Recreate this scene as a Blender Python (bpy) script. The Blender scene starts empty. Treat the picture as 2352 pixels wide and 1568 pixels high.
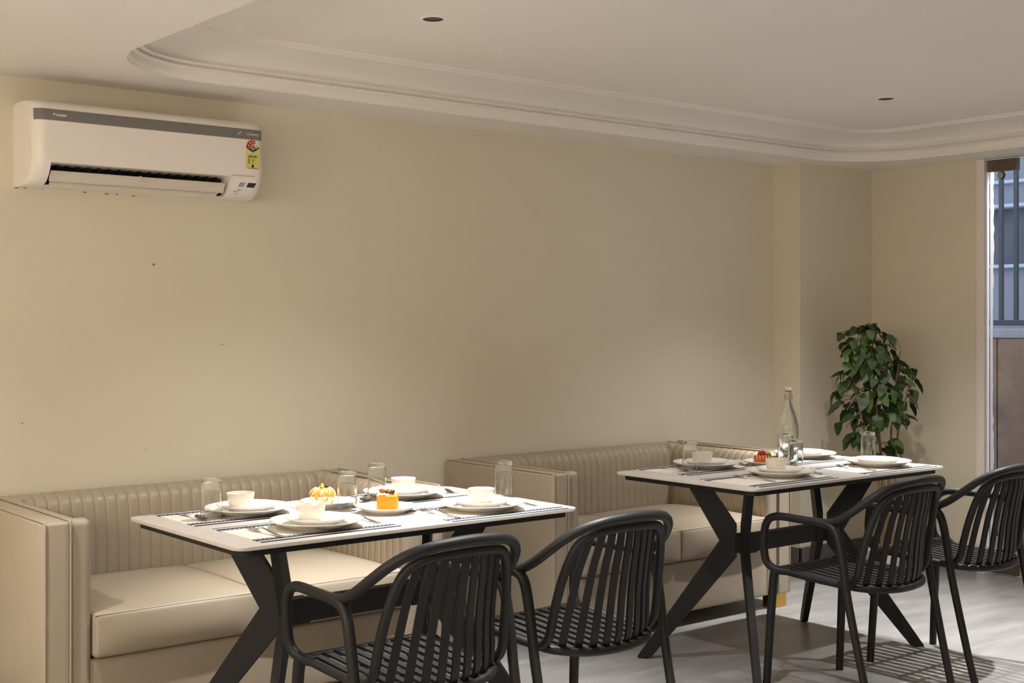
import bpy, bmesh, math, random
from mathutils import Vector, Matrix
from mathutils.geometry import tessellate_polygon

S = bpy.context.scene
COL = S.collection
PI = math.pi
random.seed(7)

# ------------------------------------------------------------------ camera
cam_d = bpy.data.cameras.new('camera'); cam = bpy.data.objects.new('camera', cam_d); COL.objects.link(cam)
cam_d.sensor_width = 36.0
cam_d.lens = 2988.0 / 2352.0 * 36.0
cam_d.shift_y = -42.0 / 2352.0
cam_d.clip_start = 0.05
cam.location = (0, 0, 1.35)
cam.rotation_euler = (PI / 2, 0, math.radians(50.84 - 90))
S.camera = cam

# ------------------------------------------------------------------ world (dusk sky outside the door), exposure
w = bpy.data.worlds.new('world'); S.world = w; w.use_nodes = True
w.node_tree.nodes['Background'].inputs[0].default_value = (0.45, 0.50, 0.62, 1)
w.node_tree.nodes['Background'].inputs[1].default_value = 2.8
S.view_settings.view_transform = 'Standard'
S.view_settings.look = 'None'
S.view_settings.gamma = 1.0
S.view_settings.use_curve_mapping = False
S.view_settings.exposure = 0.24
S.cycles.max_bounces = 12
S.cycles.diffuse_bounces = 4
S.cycles.glossy_bounces = 4
S.cycles.transmission_bounces = 10
S.cycles.transparent_max_bounces = 8
S.cycles.use_adaptive_sampling = False
S.cycles.sample_clamp_indirect = 6.0
S.cycles.use_denoising = True

# downlights recessed in the ceiling tray: (x, y), seen and inferred lamps, then added fill lamps
LAMP_POWER = 280.0
LAMP_WIDE_POWER = 88.0
LAMP_COLOR = (0.97, 0.975, 0.98)
LAMP_SPOT = math.radians(60)
LAMP_WIDE_SPOT = math.radians(108)
PENDANT_FILL = 50.0  # emission of the added globes at the left
LAMP_GAIN = {0: 0.5}          # the soffit lamp is dimmed
LAMPS = [(0.84, 3.74), (2.55, 3.55), (5.05, 3.51), (0.05, 2.4), (2.55, 2.4), (5.05, 2.4),
         (0.05, 0.2), (2.55, 0.2), (5.05, 0.2), (-1.6, 2.4)]  # the last four are unseen, added only as fill light

# room dimensions
ZS, ZT = 2.236, 2.372          # soffit height, tray ceiling height
YW, XR = 4.75, 6.42            # back wall, right wall
XL, YF = -2.8, -2.4            # left wall, wall behind the camera

# ------------------------------------------------------------------ helpers
def lin(c):
    return tuple((v / 255 / 12.92) if v / 255 <= 0.04045 else ((v / 255 + 0.055) / 1.055) ** 2.4 for v in c) + (1,)

def tag(o, label=None, cat=None, group=None, kind=None):
    if label: o['label'] = label
    if cat: o['category'] = cat
    if group: o['group'] = group
    if kind: o['kind'] = kind
    return o

def empty(name, loc=(0, 0, 0), rz=0.0):
    o = bpy.data.objects.new(name, None); COL.objects.link(o)
    o.location = loc; o.rotation_euler = (0, 0, rz); o.empty_display_size = 0.1
    return o

def obj(name, bm, mat, parent=None, smooth=None, loc=None):
    me = bpy.data.meshes.new(name)
    bmesh.ops.recalc_face_normals(bm, faces=bm.faces)
    if smooth is not None:
        ang = math.radians(smooth)
        for f in bm.faces: f.smooth = True
        for e in bm.edges:
            if len(e.link_faces) == 2 and e.calc_face_angle(0) > ang: e.smooth = False
    bm.to_mesh(me); bm.free()
    if mat: me.materials.append(mat)
    o = bpy.data.objects.new(name, me); COL.objects.link(o)
    if parent: o.parent = parent
    if loc: o.location = loc
    return o

def inst(name, data, parent=None, loc=(0, 0, 0), rot=(0, 0, 0), scale=(1, 1, 1)):
    o = bpy.data.objects.new(name, data); COL.objects.link(o)
    if parent: o.parent = parent
    o.location = loc; o.rotation_euler = rot; o.scale = scale
    return o

def copy_tree(o, parent=None):
    c = o.copy(); COL.objects.link(c)
    if parent:
        c.parent = parent
        c.matrix_parent_inverse = o.matrix_parent_inverse.copy()
    for ch in o.children: copy_tree(ch, c)
    return c

def box(bm, x0, x1, y0, y1, z0, z1):
    r = bmesh.ops.create_cube(bm, size=1)
    for v in r['verts']:
        v.co = Vector((x0 + (v.co.x + .5) * (x1 - x0), y0 + (v.co.y + .5) * (y1 - y0), z0 + (v.co.z + .5) * (z1 - z0)))
    return r['verts']

def solid(bm, th):
    bm.normal_update(); bmesh.ops.solidify(bm, geom=bm.faces[:], thickness=th)

def bbox(bm, x0, x1, y0, y1, z0, z1, b=0.003, seg=2):
    t = bmesh.new(); box(t, x0, x1, y0, y1, z0, z1)
    bmesh.ops.bevel(t, geom=list(t.edges) + list(t.verts), offset=b, segments=seg, profile=0.5, affect='EDGES')
    join(bm, t)

def join(bm, t, m=None):
    if m: bmesh.ops.transform(t, matrix=m, verts=t.verts)
    mp = {}
    for v in t.verts: mp[v] = bm.verts.new(v.co)
    for f in t.faces:
        try: bm.faces.new([mp[v] for v in f.verts])
        except ValueError: pass
    t.free()

def rbox(bm, x0, x1, y0, y1, z0, z1, r=0.02, k=4, m=6, fn=None):
    """rounded box with a bulge function fn(p, n) -> p"""
    h = Vector(((x1 - x0) / 2, (y1 - y0) / 2, (z1 - z0) / 2)); c = Vector(((x0 + x1) / 2, (y0 + y1) / 2, (z0 + z1) / 2))
    def ax(hh):
        a = hh - r; out = []
        for i in range(k): out.append(-a - r * math.tan((1 - i / k) * PI / 4))
        for i in range(m + 1): out.append(-a + 2 * a * i / m)
        for i in range(k): out.append(a + r * math.tan((i + 1) / k * PI / 4))
        return out
    A = [ax(h.x), ax(h.y), ax(h.z)]
    t = bmesh.new()
    def rnd(p):
        q = Vector((max(-h.x + r, min(h.x - r, p.x)), max(-h.y + r, min(h.y - r, p.y)), max(-h.z + r, min(h.z - r, p.z))))
        d = p - q
        if d.length > 1e-9: p = q + d.normalized() * r
        return p
    for d in range(3):
        u, v = (d + 1) % 3, (d + 2) % 3
        for s in (-1, 1):
            g = []
            for a in A[u]:
                row = []
                for b in A[v]:
                    p = Vector((0, 0, 0)); p[d] = s * h[d]; p[u] = a; p[v] = b
                    p = rnd(p)
                    if fn: p = fn(p, h)
                    row.append(t.verts.new(p + c))
                g.append(row)
            for i in range(len(g) - 1):
                for j in range(len(g[0]) - 1):
                    t.faces.new((g[i][j], g[i + 1][j], g[i + 1][j + 1], g[i][j + 1]))
    bmesh.ops.remove_doubles(t, verts=t.verts, dist=1e-5)
    join(bm, t)

def catmull(pts, n=6, closed=False):
    P = [Vector(p) for p in pts]; out = []
    N = len(P); rng = range(N if closed else N - 1)
    for i in rng:
        p0 = P[(i - 1) % N] if (closed or i > 0) else P[0] * 2 - P[1]
        p1 = P[i]; p2 = P[(i + 1) % N]
        p3 = P[(i + 2) % N] if (closed or i + 2 < N) else P[-1] * 2 - P[-2]
        for j in range(n):
            t = j / n
            out.append(0.5 * ((2 * p1) + (p2 - p0) * t + (2 * p0 - 5 * p1 + 4 * p2 - p3) * t * t + (3 * p1 - p0 - 3 * p2 + p3) * t ** 3))
    if not closed: out.append(P[-1].copy())
    return out

def sweep(bm, path, section, closed=False, up=None, scales=None, cap=True):
    """sweep a list of (a, b) section points along path; a along side axis, b along normal axis"""
    P = [Vector(p) for p in path]; n = len(P); rings = []
    T = []
    for i in range(n):
        a = P[(i - 1) % n] if (closed or i > 0) else P[i]
        b = P[(i + 1) % n] if (closed or i < n - 1) else P[i]
        T.append((b - a).normalized())
    if up is None:
        ref = Vector((0, 0, 1)) if abs(T[0].z) < 0.9 else Vector((0, 1, 0))
        side = T[0].cross(ref).normalized()
    for i in range(n):
        if up is not None:
            s = Vector(up).cross(T[i])
            if s.length < 1e-5: s = Vector((1, 0, 0))
            s.normalize()
        else:
            side = (side - T[i] * side.dot(T[i])).normalized(); s = side
        nn = T[i].cross(s)
        k = scales[i] if scales else 1.0
        rings.append([bm.verts.new(P[i] + s * (a * k) + nn * (b * k)) for a, b in section])
    m = len(section)
    for i in range(n if closed else n - 1):
        A, B = rings[i], rings[(i + 1) % n]
        for j in range(m): bm.faces.new((A[j], A[(j + 1) % m], B[(j + 1) % m], B[j]))
    if cap and not closed:
        bm.faces.new(rings[0]); bm.faces.new(rings[-1][::-1])

def circ(r, n=10): return [(r * math.cos(2 * PI * i / n), r * math.sin(2 * PI * i / n)) for i in range(n)]
def rect(w, t): return [(-w / 2, -t / 2), (w / 2, -t / 2), (w / 2, t / 2), (-w / 2, t / 2)]

def tube(bm, pts, r, n=10, smooth=6, closed=False, scales=None):
    path = catmull(pts, smooth, closed) if smooth else pts
    sweep(bm, path, circ(r, n), closed, scales=[scales(i / (len(path) - 1)) for i in range(len(path))] if scales else None)

def lathe(bm, prof, n=32, c=(0, 0, 0)):
    rings = []
    for r, z in prof:
        if r < 1e-6: rings.append([bm.verts.new((c[0], c[1], c[2] + z))])
        else: rings.append([bm.verts.new((c[0] + r * math.cos(2 * PI * i / n), c[1] + r * math.sin(2 * PI * i / n), c[2] + z)) for i in range(n)])
    for A, B in zip(rings, rings[1:]):
        for i in range(n):
            j = (i + 1) % n
            if len(A) == 1 and len(B) == 1: continue
            if len(A) == 1: bm.faces.new((A[0], B[j], B[i]))
            elif len(B) == 1: bm.faces.new((A[i], A[j], B[0]))
            else: bm.faces.new((A[i], A[j], B[j], B[i]))

def prism(bm, pts, z0, z1):
    lo = [bm.verts.new((x, y, z0)) for x, y in pts]; hi = [bm.verts.new((x, y, z1)) for x, y in pts]
    n = len(pts)
    bm.faces.new(hi); bm.faces.new(lo[::-1])
    for i in range(n): bm.faces.new((lo[i], lo[(i + 1) % n], hi[(i + 1) % n], hi[i]))

def rrect(x0, x1, y0, y1, r, n=8):
    out = []
    for cx, cy, a in ((x1 - r, y1 - r, 0), (x0 + r, y1 - r, 90), (x0 + r, y0 + r, 180), (x1 - r, y0 + r, 270)):
        for i in range(n + 1):
            t = math.radians(a + 90 * i / n); out.append((cx + r * math.cos(t), cy + r * math.sin(t)))
    return out

# ------------------------------------------------------------------ materials
class G:
    """tiny node-graph builder"""
    def __init__(s, mat): s.nt = mat.node_tree; s.N = s.nt.nodes
    def n(s, t, **kw):
        x = s.N.new(t)
        for k, v in kw.items(): setattr(x, k, v)
        return x
    def link(s, a, b): s.nt.links.new(a, b)
    def m(s, op, a, b=0.0, c=None):
        x = s.N.new('ShaderNodeMath'); x.operation = op
        for i, v in enumerate((a, b, c)):
            if v is None: continue
            if isinstance(v, (int, float)): x.inputs[i].default_value = v
            else: s.link(v, x.inputs[i])
        return x.outputs[0]
    def mix(s, f, a, b):
        x = s.N.new('ShaderNodeMix'); x.data_type = 'RGBA'
        for sock, v in ((x.inputs[0], f), (x.inputs[6], a), (x.inputs[7], b)):
            if isinstance(v, (int, float)): sock.default_value = v
            elif isinstance(v, tuple): sock.default_value = v
            else: s.link(v, sock)
        return x.outputs[2]

def mat(name, col, rough=0.5, metal=0.0, bump=0.0, bscale=200.0, var=0.0, vscale=6.0, coat=0.0, spec=0.5, var_stretch=None, **kw):
    m = bpy.data.materials.new(name); m.use_nodes = True
    g = G(m); b = g.N['Principled BSDF']
    b.inputs['Base Color'].default_value = lin(col); b.inputs['Roughness'].default_value = rough
    b.inputs['Metallic'].default_value = metal; b.inputs['Coat Weight'].default_value = coat
    b.inputs['Specular IOR Level'].default_value = spec
    for k, v in kw.items(): b.inputs[k.replace('_', ' ')].default_value = v
    if var or bump: tc = g.n('ShaderNodeTexCoord')
    if var:
        nz = g.n('ShaderNodeTexNoise'); nz.inputs['Scale'].default_value = vscale; nz.inputs['Detail'].default_value = 6
        if var_stretch:
            mp = g.n('ShaderNodeMapping'); mp.inputs['Scale'].default_value = var_stretch
            g.link(tc.outputs['Object'], mp.inputs['Vector']); g.link(mp.outputs[0], nz.inputs['Vector'])
        else: g.link(tc.outputs['Object'], nz.inputs['Vector'])
        c = lin(col); dk = tuple(x * (1 - var) for x in c[:3]) + (1,); lt = tuple(min(1, x * (1 + var)) for x in c[:3]) + (1,)
        mr = g.n('ShaderNodeMapRange'); mr.inputs[1].default_value = .3; mr.inputs[2].default_value = .7
        g.link(nz.outputs[0], mr.inputs[0])
        g.link(g.mix(mr.outputs[0], dk, lt), b.inputs['Base Color'])
    if bump:
        nb = g.n('ShaderNodeTexNoise'); nb.inputs['Scale'].default_value = bscale; nb.inputs['Detail'].default_value = 3
        g.link(tc.outputs['Object'], nb.inputs['Vector'])
        bp = g.n('ShaderNodeBump'); bp.inputs['Strength'].default_value = bump; bp.inputs['Distance'].default_value = 0.002
        g.link(nb.outputs[0], bp.inputs['Height']); g.link(bp.outputs[0], b.inputs['Normal'])
    return m

M = {}
M['wall'] = mat('cream wall paint', (221, 211, 190), .75, bump=.05, bscale=60, var=.02, vscale=1.5)
M['ceiling'] = mat('ceiling paint', (237, 231, 222), .7, bump=.03, bscale=50)
M['floor'] = mat('grey porcelain tile', (136, 133, 131), .33, bump=.02, bscale=20, var=.26, vscale=3.0, var_stretch=(0.6, 2.6, 1))
M['grout'] = mat('tile grout', (126, 121, 116), .8)
M['skirting'] = mat('dark grey skirting', (100, 95, 90), .35, var=.08, vscale=8)
M['white_plaster'] = mat('white jamb plaster', (236, 230, 226), .7, bump=.25, bscale=40)
M['trim'] = mat('pale pink trim paint', (238, 226, 216), .6)
M['leather'] = mat('beige leatherette', (164, 150, 130), .42, bump=.10, bscale=420, var=.03, vscale=5, coat=.12)
M['piping'] = mat('beige piping', (160, 146, 126), .4, bump=.05, bscale=500)
M['gold'] = mat('brushed brass', (212, 170, 82), .28, 1.0, bump=.05, bscale=300)
M['black_plastic'] = mat('charcoal resin', (20, 19, 20), .5, spec=.4, bump=.06, bscale=500, var=.1, vscale=30)
M['black_steel'] = mat('black powder coat', (20, 19, 20), .55, bump=.08, bscale=900, spec=.4)
M['ceramic_top'] = mat('cream sintered stone', (194, 186, 179), .22, var=.04, vscale=9, var_stretch=(1, 4, 1), coat=.2)
M['china'] = mat('white china', (228, 222, 213), .12, coat=.4)
M['bowl'] = mat('ivory china', (226, 217, 202), .15, coat=.4)
M['steel'] = mat('polished steel', (190, 186, 182), .16, 1.0)
M['ac_white'] = mat('air conditioner plastic', (238, 230, 221), .35)
M['ac_side_warm'] = mat('air conditioner side warm-lit tint', (238, 222, 194), .45)  # warm light from the left put into the colour; unused
M['ac_grey'] = mat('grey glossy strip', (118, 113, 110), .3, var=.05, vscale=60)
M['ac_dark'] = mat('dark vent interior', (14, 13, 15), .6)
M['ac_vane'] = mat('vane plastic', (208, 198, 184), .4)
M['print_white'] = mat('white print', (220, 212, 204), .5)
M['lab_yellow'] = mat('label yellow', (222, 206, 110), .5)
M['lab_red'] = mat('label red', (190, 22, 30), .5)
M['lab_black'] = mat('label black', (18, 22, 32), .5)
M['lab_green'] = mat('label green', (62, 140, 80), .5)
M['lab_ink'] = mat('label ink', (70, 78, 44), .6)
M['lab_white'] = mat('label white', (232, 222, 212), .5)
M['lab_grey'] = mat('sensor window', (158, 160, 152), .3)
M['leaf'] = mat('leaf', (66, 92, 36), .5, var=.45, vscale=9, bump=.5, bscale=45)
M['leaf_dark'] = mat('dark leaf', (44, 64, 28), .48, var=.35, vscale=9, bump=.5, bscale=45)
M['stem'] = mat('woody stem', (122, 98, 66), .7, bump=.3, bscale=120)
M['pot'] = mat('cream ceramic pot', (214, 202, 182), .35)
M['soil'] = mat('soil', (48, 36, 26), .95, bump=.8, bscale=80)
M['cake'] = mat('orange sponge', (214, 128, 8), .8, bump=1.0, bscale=130, var=.12, vscale=120)
M['crumb'] = mat('cream topping', (226, 206, 160), .7, bump=.6, bscale=140)
M['nut'] = mat('caramelised nut', (140, 86, 40), .35, bump=.5, bscale=150, var=.3, vscale=120)
M['berry'] = mat('blueberry', (28, 36, 62), .4)
M['glaze_orange'] = mat('golden pastry', (198, 136, 58), .3, var=.12, vscale=50, bump=.3, bscale=90)
M['icing'] = mat('white icing', (245, 236, 216), .35)
M['green_fruit'] = mat('green fruit', (110, 150, 40), .35)
M['tart'] = mat('orange glazed tart', (196, 88, 20), .25, var=.1, vscale=60)
M['strawberry'] = mat('strawberry', (168, 18, 22), .3, bump=.3, bscale=160)
M['red_rubber'] = mat('red rubber washer', (190, 30, 30), .5)
M['lamp_black'] = mat('downlight reflector', (34, 40, 52), .3, .6)
M['patch'] = mat('scratched steel patch', (118, 106, 92), .35, .85, var=.15, vscale=40)
M['stone'] = mat('brown stone cladding', (128, 102, 80), .4, var=.3, vscale=4.5)
M['ledge'] = mat('grey stone ledge', (150, 152, 160), .6, var=.1, vscale=12)
M['rail'] = mat('dark painted railing', (58, 64, 76), .5)
M['bld_light'] = mat('grey render', (132, 135, 146), .8, var=.05, vscale=3)
M['bld_dark'] = mat('dark glazing', (82, 88, 100), .5, var=.25, vscale=3)
M['bld_line'] = mat('pale ledge', (176, 188, 204), .7)
M['crack'] = mat('dirt mark', (86, 74, 58), .9)

def glass_mat(name, ior=1.5, col=(1, 1, 1, 1), rough=0.0):
    m = bpy.data.materials.new(name); m.use_nodes = True
    b = m.node_tree.nodes['Principled BSDF']
    b.inputs['Base Color'].default_value = col; b.inputs['Roughness'].default_value = rough
    b.inputs['IOR'].default_value = ior; b.inputs['Transmission Weight'].default_value = 1.0
    return m
M['glass'] = glass_mat('clear glass', 1.47, (.97, .985, .98, 1))
M['water'] = glass_mat('water', 1.33)
m = bpy.data.materials.new('door glass'); m.use_nodes = True; g = G(m)
tr = g.n('ShaderNodeBsdfTransparent'); tr.inputs[0].default_value = (.93, .95, .95, 1)
gl = g.n('ShaderNodeBsdfGlossy'); gl.inputs['Roughness'].default_value = 0.0
mx = g.n('ShaderNodeMixShader'); fr = g.n('ShaderNodeFresnel'); fr.inputs[0].default_value = 1.35
g.link(fr.outputs[0], mx.inputs[0]); g.link(tr.outputs[0], mx.inputs[1]); g.link(gl.outputs[0], mx.inputs[2])
g.link(mx.outputs[0], g.N['Material Output'].inputs[0]); M['door_glass'] = m

def placemat_material():
    m = bpy.data.materials.new('woven placemat print'); m.use_nodes = True
    g = G(m); b = g.N['Principled BSDF']; b.inputs['Roughness'].default_value = .7
    tc = g.n('ShaderNodeTexCoord'); sp = g.n('ShaderNodeSeparateXYZ'); g.link(tc.outputs['Object'], sp.inputs[0])
    X, Y = sp.outputs[0], sp.outputs[1]
    ay = g.m('ABSOLUTE', Y)
    def band(a, c):  # 1 where a < |y| < c
        return g.m('MULTIPLY', g.m('GREATER_THAN', ay, a), g.m('LESS_THAN', ay, c))
    def cell(v, p): return g.m('FRACT', g.m('DIVIDE', g.m('ADD', v, 10.0), p))
    navy = lin((30, 34, 50)); white = lin((232, 226, 216)); cream = lin((206, 198, 182))
    # centre lattice: diagonal ladder lines
    d1 = g.m('LESS_THAN', cell(g.m('ADD', X, Y), .032), .30)
    d2 = g.m('LESS_THAN', cell(g.m('SUBTRACT', X, Y), .011), .45)
    lat = g.m('MAXIMUM', g.m('MULTIPLY', d1, g.m('LESS_THAN', cell(X, .064), .55)), g.m('MULTIPLY', d2, g.m('SUBTRACT', 1.0, g.m('LESS_THAN', cell(X, .064), .55))))
    col = g.mix(lat, cream, white)
    nav = g.m('MINIMUM', g.m('ADD', band(.094, .128), band(.139, .2)), 1.0)
    col = g.mix(nav, col, navy)
    dash = g.m('MULTIPLY', band(.102, .106), g.m('LESS_THAN', cell(X, .014), .62))
    col = g.mix(dash, col, white)
    ch = band(.128, .139); col = g.mix(ch, col, white)
    dots = g.m('MULTIPLY', band(.131, .136), g.m('LESS_THAN', cell(X, .0075), .38))
    col = g.mix(dots, col, navy)
    g.link(col, b.inputs['Base Color'])
    return m
M['placemat'] = placemat_material()

def paper_cup_material():
    m = bpy.data.materials.new('printed paper cup'); m.use_nodes = True
    g = G(m); b = g.N['Principled BSDF']; b.inputs['Roughness'].default_value = .7
    tc = g.n('ShaderNodeTexCoord'); nz = g.n('ShaderNodeTexNoise'); nz.inputs['Scale'].default_value = 42; nz.inputs['Detail'].default_value = 2
    g.link(tc.outputs['Object'], nz.inputs['Vector'])
    k = g.m('LESS_THAN', g.m('ABSOLUTE', g.m('SUBTRACT', nz.outputs[0], .58)), .018)
    g.link(g.mix(k, lin((240, 222, 190)), lin((160, 90, 60))), b.inputs['Base Color'])
    return m
M['paper'] = paper_cup_material()

# ================================================================== STRUCTURE
def struct(name, bm, m, smooth=None):
    o = obj(name, bm, m, smooth=smooth); o['kind'] = 'structure'; return o

# floor: grout bed + tiles as parts
bm = bmesh.new(); box(bm, XL, 9.0, YF, YW + .1, -.06, -.0015)
floor = struct('floor', bm, M['grout'])
TX, TY = 1.2, .6
bm = bmesh.new(); bbox(bm, .0007, TX - .0007, .0007, TY - .0007, -.012, 0, .0007, 1)
t0 = obj('floor_tile', bm, M['floor'], floor); first = True
x = 3.595 - 6 * TX
while x < XR + .1:
    y = 3.0 - 9 * TY
    while y < YW:
        if first: t0.location = (x, y, 0); first = False
        else: inst('floor_tile', t0.data, floor, (x, y, 0))
        y += TY
    x += TX

# walls
bm = bmesh.new(); box(bm, XL, XR + .085, YW, YW + .12, 0, 2.6)
wall_back = struct('wall_back', bm, M['wall'])
bm = bmesh.new(); box(bm, 5.763, XR, 4.56, YW + .01, 0, ZS + .05)
o = obj('pilaster', bm, M['wall'], wall_back)
# nail hook and small marks on the wall
bm = bmesh.new(); lathe(bm, [(0, 0), (.002, 0), (.002, .006), (.004, .007), (.004, .009), (0, .009)], 12)
bmesh.ops.rotate(bm, verts=bm.verts, matrix=Matrix.Rotation(PI / 2, 3, 'X'))
obj('nail', bm, M['steel'], wall_back, 40, (2.087, YW, 1.575))
for (mx_, mz, ww, hh) in ((1.592, .99, .004, .004), (2.38, 1.265, .016, .0015), (2.06, .865, .008, .0015)):
    bm = bmesh.new(); box(bm, -ww / 2, ww / 2, -.0006, .001, -hh / 2, hh / 2)
    obj('scuff_mark', bm, M['crack'], wall_back, None, (mx_, YW, mz))

bm = bmesh.new(); box(bm, XR, XR + .085, 3.84, YW, 0, 2.6); box(bm, XR, XR + .085, YF, 2.62, 0, 2.6); box(bm, XR, XR + .085, 2.62, 3.84, ZS + .002, 2.6)
wall_right = struct('wall_right', bm, M['wall'])
# plaster return of the door opening with a ragged outer edge
bm = bmesh.new()
lo, hi = [], []
zs = [i * 2.236 / 60 for i in range(61)]
for z in zs:
    e = .084 + random.uniform(-.008, .006) + .006 * math.sin(z * 4)
    lo.append(bm.verts.new((XR + .012, 3.839, z))); hi.append(bm.verts.new((XR + e, 3.836, z)))
for i in range(60): bm.faces.new((lo[i], hi[i], hi[i + 1], lo[i + 1]))
solid(bm, .004)
obj('jamb_plaster', bm, M['white_plaster'], wall_right)
bm = bmesh.new(); bbox(bm, XR - .006, XR + .010, 3.838, 3.885, 0, 2.234, .002)
o = struct('trim_1', bm, M['trim'])

bm = bmesh.new(); box(bm, XL - .1, XL, YF - .1, YW + .1, 0, 2.6); struct('wall_left', bm, M['wall'])
bm = bmesh.new(); box(bm, XL, XR + .085, YF - .1, YF, 0, 2.6); struct('wall_front', bm, M['wall'])

# skirting
for nm, a in (('baseboard_back', (XL, 5.763, YW - .012, YW, 0, .112)), ('baseboard_pilaster', (5.751, XR, 4.548, 4.56, 0, .112)),
              ('baseboard_return', (5.751, 5.763, 4.548, YW, 0, .112)), ('baseboard_right', (XR - .012, XR, 3.885, 4.56, 0, .112)),
              ('baseboard_left', (XL, XL + .012, YF, YW, 0, .112))):
    bm = bmesh.new(); bbox(bm, *a, .002, 1); struct(nm, bm, M['skirting'])

# ceiling: soffit with rounded opening, mouldings, tray
X0, X1, Y0, Y1, RC = 1.71, 6.12, -1.7, 4.43, .42
hole = rrect(X0, X1, Y0, Y1, RC, 20)
bm = bmesh.new()
outer = [(XL, YF), (XR, YF), (XR, YW), (XL, YW)]
tri = tessellate_polygon([[Vector((x, y, 0)) for x, y in outer], [Vector((x, y, 0)) for x, y in hole]])
vs = [bm.verts.new((x, y, ZS)) for x, y in outer + hole]
for t in tri: bm.faces.new([vs[i] for i in t])
ceiling = struct('ceiling', bm, M['ceiling'])
def ring(name, prof, mtl, sm=30):
    bm = bmesh.new(); rows = []
    for d, z in prof:
        rows.append([bm.verts.new((x, y, z)) for x, y in rrect(X0 + d, X1 - d, Y0 + d, Y1 - d, RC - d, 20)])
    n = len(rows[0])
    for A, B in zip(rows, rows[1:]):
        for i in range(n): bm.faces.new((A[i], A[(i + 1) % n], B[(i + 1) % n], B[i]))
    return obj(name, bm, mtl, ceiling, sm)
# lower edge bead and ogee
ring('cornice', [(a, ZS + b_) for a, b_ in ((0, 0), (.001, .008), (.009, .015), (.011, .024), (.011, .039), (.024, .041), (.027, .045), (.018, .0465), (.018, .054), (.032, .056), (.040, .060), (.040, .063), (.031, .0645), (.031, .073))], M['ceiling'], 25)
prof = []
for i in range(13):
    a = i / 12 * PI / 2
    prof.append((.031 + .190 * (1 - math.cos(a)), ZS + .073 + .049 * math.sin(a)))
ring('cove', prof, M['ceiling'], 60)
e0 = prof[-1]
ring('tray_bead', [e0, (e0[0] + .004, e0[1] + .004), (e0[0] + .012, e0[1] + .005), (e0[0] + .016, e0[1] + .003), (e0[0] + .020, e0[1] + .007),
                   (e0[0] + .030, e0[1] + .008), (e0[0] + .033, ZT)], M['ceiling'], 35)
bm = bmesh.new(); d = e0[0] + .032
bm.faces.new([bm.verts.new((x, y, ZT)) for x, y in rrect(X0 + d, X1 - d, Y0 + d, Y1 - d, RC - d, 20)])
tray = obj('tray_panel', bm, M['ceiling'], ceiling)
bm = bmesh.new(); box(bm, XL - .1, XR + .1, YF - .1, YW + .1, 2.6, 2.65); obj('slab', bm, M['ceiling'], ceiling)

# ------------------------------------------------------------------ downlights
def downlight(i, x, y, label):
    z = ZT if (X0 + .25 < x < X1 - .25) else ZS
    r = empty('downlight', (x, y, z)); tag(r, label, 'downlight', 'recessed ceiling downlights')
    bm = bmesh.new(); lathe(bm, [(.033, -.001), (.035, -.004), (.041, -.004), (.046, -.001), (.046, .0)], 32); obj('trim_ring', bm, M['ceiling'], r, 40)
    bm = bmesh.new(); lathe(bm, [(.034, -.0035), (.030, -.0015), (.020, -.0012), (0, -.0010)], 32); obj('reflector', bm, M['lamp_black'], r, 40)
    k = LAMP_GAIN.get(i, 1.0)
    for nm, pw, an in (('lamp', LAMP_POWER * k, LAMP_SPOT), ('lamp_spill', LAMP_WIDE_POWER * k, LAMP_WIDE_SPOT)):
        ld = bpy.data.lights.new(nm, 'SPOT'); ld.energy = pw; ld.color = LAMP_COLOR; ld.spot_size = an; ld.spot_blend = 1.0; ld.shadow_soft_size = .022
        lo = bpy.data.objects.new(nm, ld); COL.objects.link(lo); lo.parent = r; lo.location = (0, 0, -.03)
LABS = ['recessed downlight out of view in the soffit beside the front sofa', 'dark recessed downlight near the top edge above the front table',
        'dark recessed downlight in the tray above the far table and plant', 'recessed downlight out of view left of the near chairs',
        'recessed downlight out of view above the near chairs', 'recessed downlight out of view above the far chairs',
        'added fill downlight out of view behind the camera', 'added fill downlight out of view on the walkway side',
        'added fill downlight out of view by the door wall', 'added fill downlight out of view in the far left soffit']
for i, (x, y) in enumerate(LAMPS): downlight(i, x, y, LABS[i])

# added opal globes, out of view, that supply the warm glow from the left
m = bpy.data.materials.new('opal fill glow'); m.use_nodes = True
b = m.node_tree.nodes['Principled BSDF']; b.inputs['Base Color'].default_value = (.9, .85, .75, 1)
b.inputs['Emission Color'].default_value = (1.0, .88, .73, 1); b.inputs['Emission Strength'].default_value = PENDANT_FILL
M['opal'] = m
def pendant(x, y, lab):
    r = empty('fill_pendant', (x, y, 1.62)); tag(r, lab, 'pendant lamp', 'added unseen fill globes at the left of the room')
    bm = bmesh.new(); bmesh.ops.create_uvsphere(bm, u_segments=12, v_segments=8, radius=.15); obj('globe', bm, M['opal'], r, 60)
    bm = bmesh.new(); tube(bm, [(0, 0, .14), (0, 0, ZS - 1.62)], .004, 8, 1); obj('cord', bm, M['black_steel'], r, 60)
    bm = bmesh.new(); lathe(bm, [(0, ZS - 1.65), (.05, ZS - 1.65), (.05, ZS - 1.62), (0, ZS - 1.62)], 24); obj('canopy', bm, M['black_steel'], r, 40)
    bm = bmesh.new(); lathe(bm, [(0, .17), (.03, .17), (.04, .14), (0, .14)], 24); obj('cap', bm, M['gold'], r, 40)
pendant(-1.0, 2.9, 'added unseen warm fill globe at the far left, nearest the sofa wall')
pendant(-1.0, 1.5, 'added unseen warm fill globe at the far left, middle of three')
pendant(-1.0, 0.1, 'added unseen warm fill globe at the far left, farthest from the sofa wall')

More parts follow.
